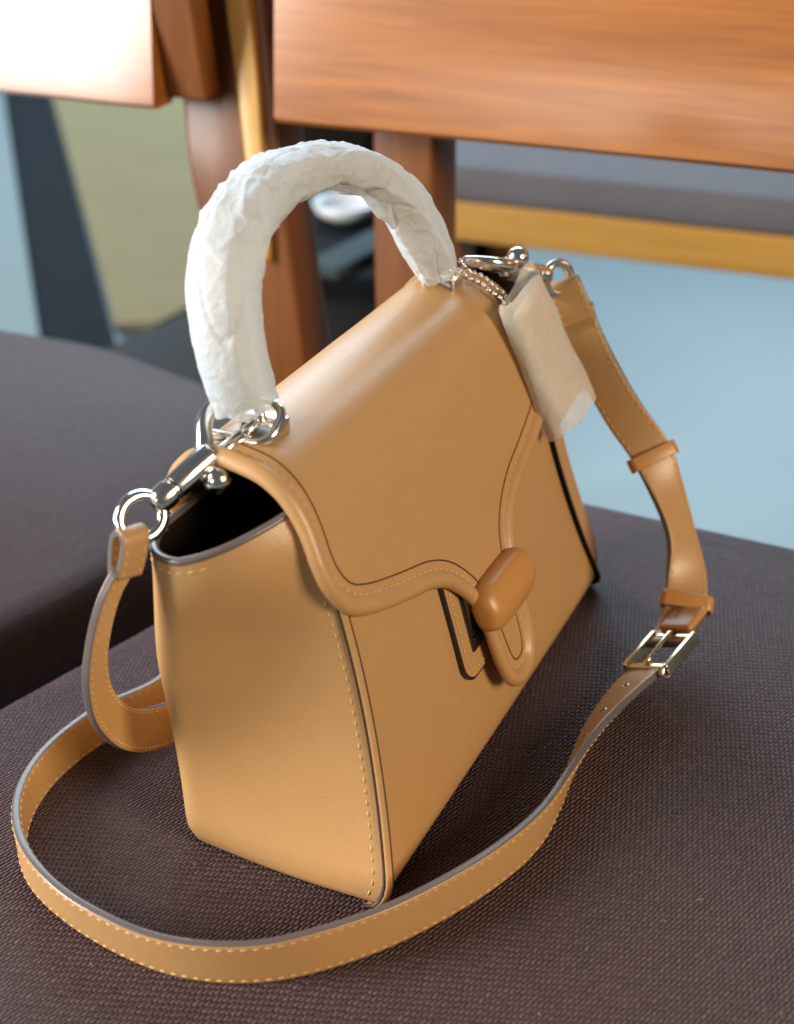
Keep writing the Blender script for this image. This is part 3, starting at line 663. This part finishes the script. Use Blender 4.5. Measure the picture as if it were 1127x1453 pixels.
# far length: from the buckle up to the far snap hook
WD = (.28, -.90, -.05)
up_ = [(18.6, -4.75, 1.25, -.05, -.95, .4), (20.0, -4.9, 1.4, .15, -1, .3), (21.4, -4.85, 1.85, .45, -.85, .15), (22.6, -4.45, 2.9, .75, -.6, .05), (23.4, -3.85, 4.3, .9, -.35, -.12), (24.1, -2.9, 5.9, .8, -.5, -.1), (24.6, -1.85, 7.5, .5, -.72, .2), (25.1, -.25, 9.05, .25, -.77, .5), (25.5, 1.05, 10.65, .15, -.78, .58), (25.8, 2.25, 12.4, .2, -.78, .5), (25.95, 2.75, 13.6, .3, -.78, .4)]
band2 = ribbon('strap_end', up_, strap)
def leather_loop(name, c, axis_w, along_, nrm, rad, length, hw, parent):
    """strap end folded round a ring: c ring bar centre"""
    c, wv, al, nm = V(c), V(axis_w).normalized(), V(along_).normalized(), V(nrm).normalized()
    P = [c + al * length + nm * (rad * .5), c + al * (length * .5) + nm * rad * .9]
    P += [c + nm * (rad * math.cos(a)) - al * (rad * math.sin(a)) for a in [math.pi * k / 8 for k in range(9)]]
    P += [c + al * (length * .5) - nm * rad * .9, c + al * length - nm * (rad * .5)]
    return ribbon(name, [tuple(p) + tuple(wv) for p in P], parent, hw, .12, .12, stitched=True)
leather_loop('strap_fold', (-1.08, 8.72, 14.32), (.93, -.30, -.12), (-.22, .12, -1), (-.33, -.93, .1), .33, 1.3, .52, strap)
leather_loop('strap_fold', (25.72, 3.1, 14.5), (.30, -.85, .35), (.05, -.45, -.9), (-.92, -.3, .15), .36, 1.7, .80, strap)
def keeper(c, wv, al, hw, ht, wid):
    c, wv, al = V(c), V(wv).normalized(), V(al).normalized(); wv = (wv - al * wv.dot(al)).normalized(); nm = al.cross(wv)
    ol = rrect(-hw, hw, -ht, ht, ht * .8, 4); v = []; f = []; n = len(ol)
    for j, (e, s_) in enumerate(((0, -1), (.10, -1), (.13, -.8), (.13, .8), (.10, 1), (0, 1))):
        for a, b in ol: m_ = V((a, b)).normalized(); v.append(c + wv * (a + m_.x * e) + nm * (b + m_.y * e) + al * (wid * s_))
    for j in range(6):
        for a in range(n): f.append((j * n + a, j * n + (a + 1) % n, ((j + 1) % 6) * n + (a + 1) % n, ((j + 1) % 6) * n + a))
    return mk('keeper', v, f, LEATHER_KNOB, strap)
keeper((24.55, -1.95, 7.35), (.55, -.70, .15), (.25, .6, .8), 1.10, .36, .33)
keeper((21.35, -4.9, 1.9), (.45, -.85, .15), (.75, .12, .65), 1.10, .40, .36)
# --- buckle
bk = MB(); ax_ = V((.93, -.22, .16)).normalized(); wx = V((-.08, -.90, .43)); wx = (wx - ax_ * wx.dot(ax_)).normalized(); nz_ = ax_.cross(wx)
bc = V((17.9, -4.75, 1.25))
for s_ in (-1, 1): box(bk, bc + wx * (1.13 * s_), ax_ * 1.3, wx * .13, nz_ * .30, bev=.07)
for s_ in (-1, 1): box(bk, bc + ax_ * (1.15 * s_), ax_ * .15, wx * 1.02, nz_ * .18, bev=.06)
bk_o = bk.build('buckle', METAL_GOLD, strap)
mb = MB(); tube(mb, [bc + ax_ * a + nz_ * b for a, b in ((1.3, -.25), (1.0, -.34), (.2, -.32), (-.7, -.28), (-1.2, -.28))], [.13, .13, .12, .11, .09], 10); mb.build('prong', METAL_GOLD, bk_o)
mb = MB(); tube(mb, [bc - ax_ * 1.15 + wx * 1.15 + ax_ * (-.05 - .42 * math.sin(t)) + nz_ * (.3 * math.cos(t)) for t in [math.pi * k / 10 for k in range(11)]], .09, 8); mb.build('roller_end', METAL, bk_o)
tv, tf = text_verts('COACH', .42)
fl_n = -nz_ if (-nz_).dot(V((-.78, -.38, .5))) > 0 else nz_
tx = ax_; ty = wx.cross(tx)
mk('engraving', [bc + wx * 1.262 + tx * (p.x * .95) + ty * (p.y * .95) + wx * p.z for p in tv], tf, ENGR, bk_o, smooth=False)
mb = MB(); box(mb, bc + ax_ * 2.2 - nz_ * .28, ax_ * .8, wx * .88, nz_ * .18, bev=.16); mb.build('strap_tab', LEATHER_KNOB, strap)
# --- snap hooks
def snap_hook(o, xdir, zdir, ball_dir, ring_n, kx=.93, kr=1.2):
    """kx stretches the hook along its axis, kr its girth; ring_n is the normal of the swivelling eye"""
    o, X = V(o), V(xdir).normalized(); Z = V(zdir); Z = (Z - X * Z.dot(X)).normalized(); Y = Z.cross(X)
    T = lambda x, y, z: o + X * (x * kx) + Y * (y * kr) + Z * (z * kr)
    B = V(ball_dir).normalized()
    mb = MB()
    def turned(prof_):
        v = []; f = []; n = 22
        for x, r in prof_: v.extend(T(x, math.cos(2 * math.pi * a / n) * r, math.sin(2 * math.pi * a / n) * r) for a in range(n))
        for k in range(len(prof_) - 1): f.extend((k * n + a, k * n + (a + 1) % n, (k + 1) * n + (a + 1) % n, (k + 1) * n + a) for a in range(n))
        mb.add(v, f)
    turned([(1.62, 0), (1.62, .30), (1.66, .37), (1.80, .39), (2.5, .41), (3.4, .43), (3.55, .40), (3.6, .32), (3.6, 0)])
    h = mb.build('snap_hook', METAL, strap, sharp=50)
    mb = MB(); turned([(.62, 0), (.62, .24), (.72, .33), (.95, .385), (1.30, .40), (1.42, .39), (1.45, .33), (1.50, .33), (1.52, .38), (1.59, .38), (1.6, 0)]); mb.build('swivel', METAL, h, sharp=50)
    RN = V(ring_n); RN = (RN - X * RN.dot(X)).normalized(); RY = RN.cross(X)
    mb = MB(); tube(mb, [o + X * (.78 * math.cos(a)) + RY * (.70 * math.sin(a)) for a in [2 * math.pi * k / 36 for k in range(36)]], .215, 14, True); mb.build('eye_ring', METAL, h)
    hk = [(3.35, -.02, .15), (3.75, -.02, .48), (4.2, 0, .82), (4.8, 0, .98), (5.5, 0, .9), (5.95, 0, .55), (6.1, 0, .12), (5.85, 0, -.22)]
    pts = resample(catmull(hk, 6), .15); nP = len(pts)
    mb = MB(); tube(mb, [T(*p) for p in pts], [lerp(.33, .19, sst(0, .9, k / nP)) for k in range(nP)], 12); mb.build('hook', METAL, h)
    mb = MB(); tube(mb, [T(3.5, 0, -.14), T(3.7, 0, -.16), T(4.85, 0, -.2), T(4.9, 0, -.2)], [.22, .26, .26, .21], 14); tube(mb, [T(4.9, 0, -.2), T(5.0, 0, -.2), T(5.1, 0, -.2), T(5.5, 0, -.21), T(5.62, 0, -.22)], [.15, .19, .22, .22, .12], 12); mb.build('latch', METAL, h, sharp=50)
    bcn = T(2.95, 0, -.05) + B * .74
    mb = MB(); tube(mb, [T(2.95, 0, -.05) + B * .2, T(2.95, 0, -.05) + B * .55], .2, 10); sphere(mb, bcn, .50, 28, 18); bl = mb.build('ball_stud', METAL, h)
    # ring of tiny letters engraved round the face of the ball
    e1 = B.orthogonal().normalized(); e2 = B.cross(e1); mb = MB()
    for k, ch in enumerate('COACHCOACH'):
        a = -2 * math.pi * k / 10; rad = (e1 * math.cos(a) + e2 * math.sin(a)); p = bcn + (B * .70 + rad * .72).normalized() * .498
        nn2 = (p - bcn).normalized(); upv = (rad - nn2 * rad.dot(nn2)).normalized(); rt = upv.cross(nn2); tv_, tf_ = text_verts(ch, .24)
        mb.add([p + rt * q.x + upv * q.y + nn2 * q.z * .6 for q in tv_], tf_)
    mb.build('engraving', ENGR, bl, smooth=False)
TOCAM = V((-.78, -.38, .5))
snap_hook((-.45, 8.6, 14.85), (4.4, -1.7, 1.95), (0, .8, .62), (.05, -.80, -.60), (-.7, -.6, .35))
snap_hook((25.4, 3.35, 15.1), (-4.7, 2.75, 2.1), (-.75, -.6, .40), (-.25, -.35, .85), (-.75, -.55, .3))

# ================================================================== HANG TAG
ht = empty('hang_tag', (22, 3.5, 9), 'hang tag in frosted tissue sleeve dangling from the far handle ring', 'tag')
tp, bt = V((21.15, 3.63, 16.1)), V((22.3, 1.48, 9.9))
ax2 = (bt - tp).normalized(); wv2 = V((1, -.06, -.03)); wv2 = (wv2 - ax2 * wv2.dot(ax2)).normalized(); nm2 = ax2.cross(wv2)
if nm2.dot(V((-.78, -.38, .5))) < 0: nm2 = -nm2
v = []; f = []; n = 48; L = (bt - tp).length; NR2 = 40
for j in range(NR2 + 1):
    q = j / NR2
    for a in range(n):
        t = 2 * math.pi * a / n; hw2 = 1.98 + .08 * math.sin(q * 3); dp = lerp(.45, 1.0, q) * (1 + .1 * math.sin(q * 9))
        cx_ = abs(math.cos(t)) ** .75 * math.copysign(1, math.cos(t)); sy_ = abs(math.sin(t)) ** .9 * math.copysign(1, math.sin(t))
        nzv = .10 * noise.noise(V((math.cos(t) * 1.3, q * 3.2, math.sin(t) + 5))) + .035 * noise.noise(V((math.cos(t) * 4, q * 9, 2)))
        end = (.28 * math.cos(t) * (1 if math.sin(t) > 0 else -.6) + .12 * math.sin(3 * t)) * (1 if j == 0 else 0) + (.16 * math.sin(2 * t + .6)) * (1 if j == NR2 else 0)
        v.append(tp + ax2 * (L * q + end) + wv2 * (hw2 * cx_) + nm2 * (dp * sy_ + nzv))
for j in range(NR2):
    for a in range(n): f.append((j * n + a, j * n + (a + 1) % n, (j + 1) * n + (a + 1) % n, (j + 1) * n + a))
tag(mk('paper_sleeve', v, f, TISSUE2, ht), 'frosted tissue paper sleeve')
mb = MB(); box(mb, tp + ax2 * 3.35 + nm2 * .22, wv2 * 1.62, nm2 * .14, ax2 * 2.85, bev=.13); mb.build('leather_tag', LEATHER, ht)
ch = bpy.data.objects.new('ball_chain', None); C.objects.link(ch); ch.parent = ht
bm_ = MB(); sphere(bm_, (0, 0, 0), .115, 12, 8)
bead0 = None; off_ = wloc(ch)
def bead(p):
    global bead0
    if bead0 is None: bead0 = bm_.build('bead', METAL); o = bead0
    else: o = bead0.copy(); C.objects.link(o)
    o.parent = ch; o.location = V(p) * S - off_
c0 = (20.3, 6.0, 17.25)
for path_ in ([c0, (20.6, 5.75, 16.75), (20.85, 5.15, 16.45), (20.95, 4.75, 16.05), (20.95, 4.2, 15.75), (21.0, 3.75, 14.8)], [(20.0, 5.9, 16.95), (20.15, 5.6, 16.62), (20.3, 5.1, 16.4), (20.4, 4.7, 16.05), (20.5, 4.15, 15.7), (20.8, 3.75, 14.7)]):
    cp = resample(catmull(path_, 8), .30)
    for p in cp: bead(p)
    mb = MB(); tube(mb, cp, .03, 6); mb.build('wire', METAL, ch)
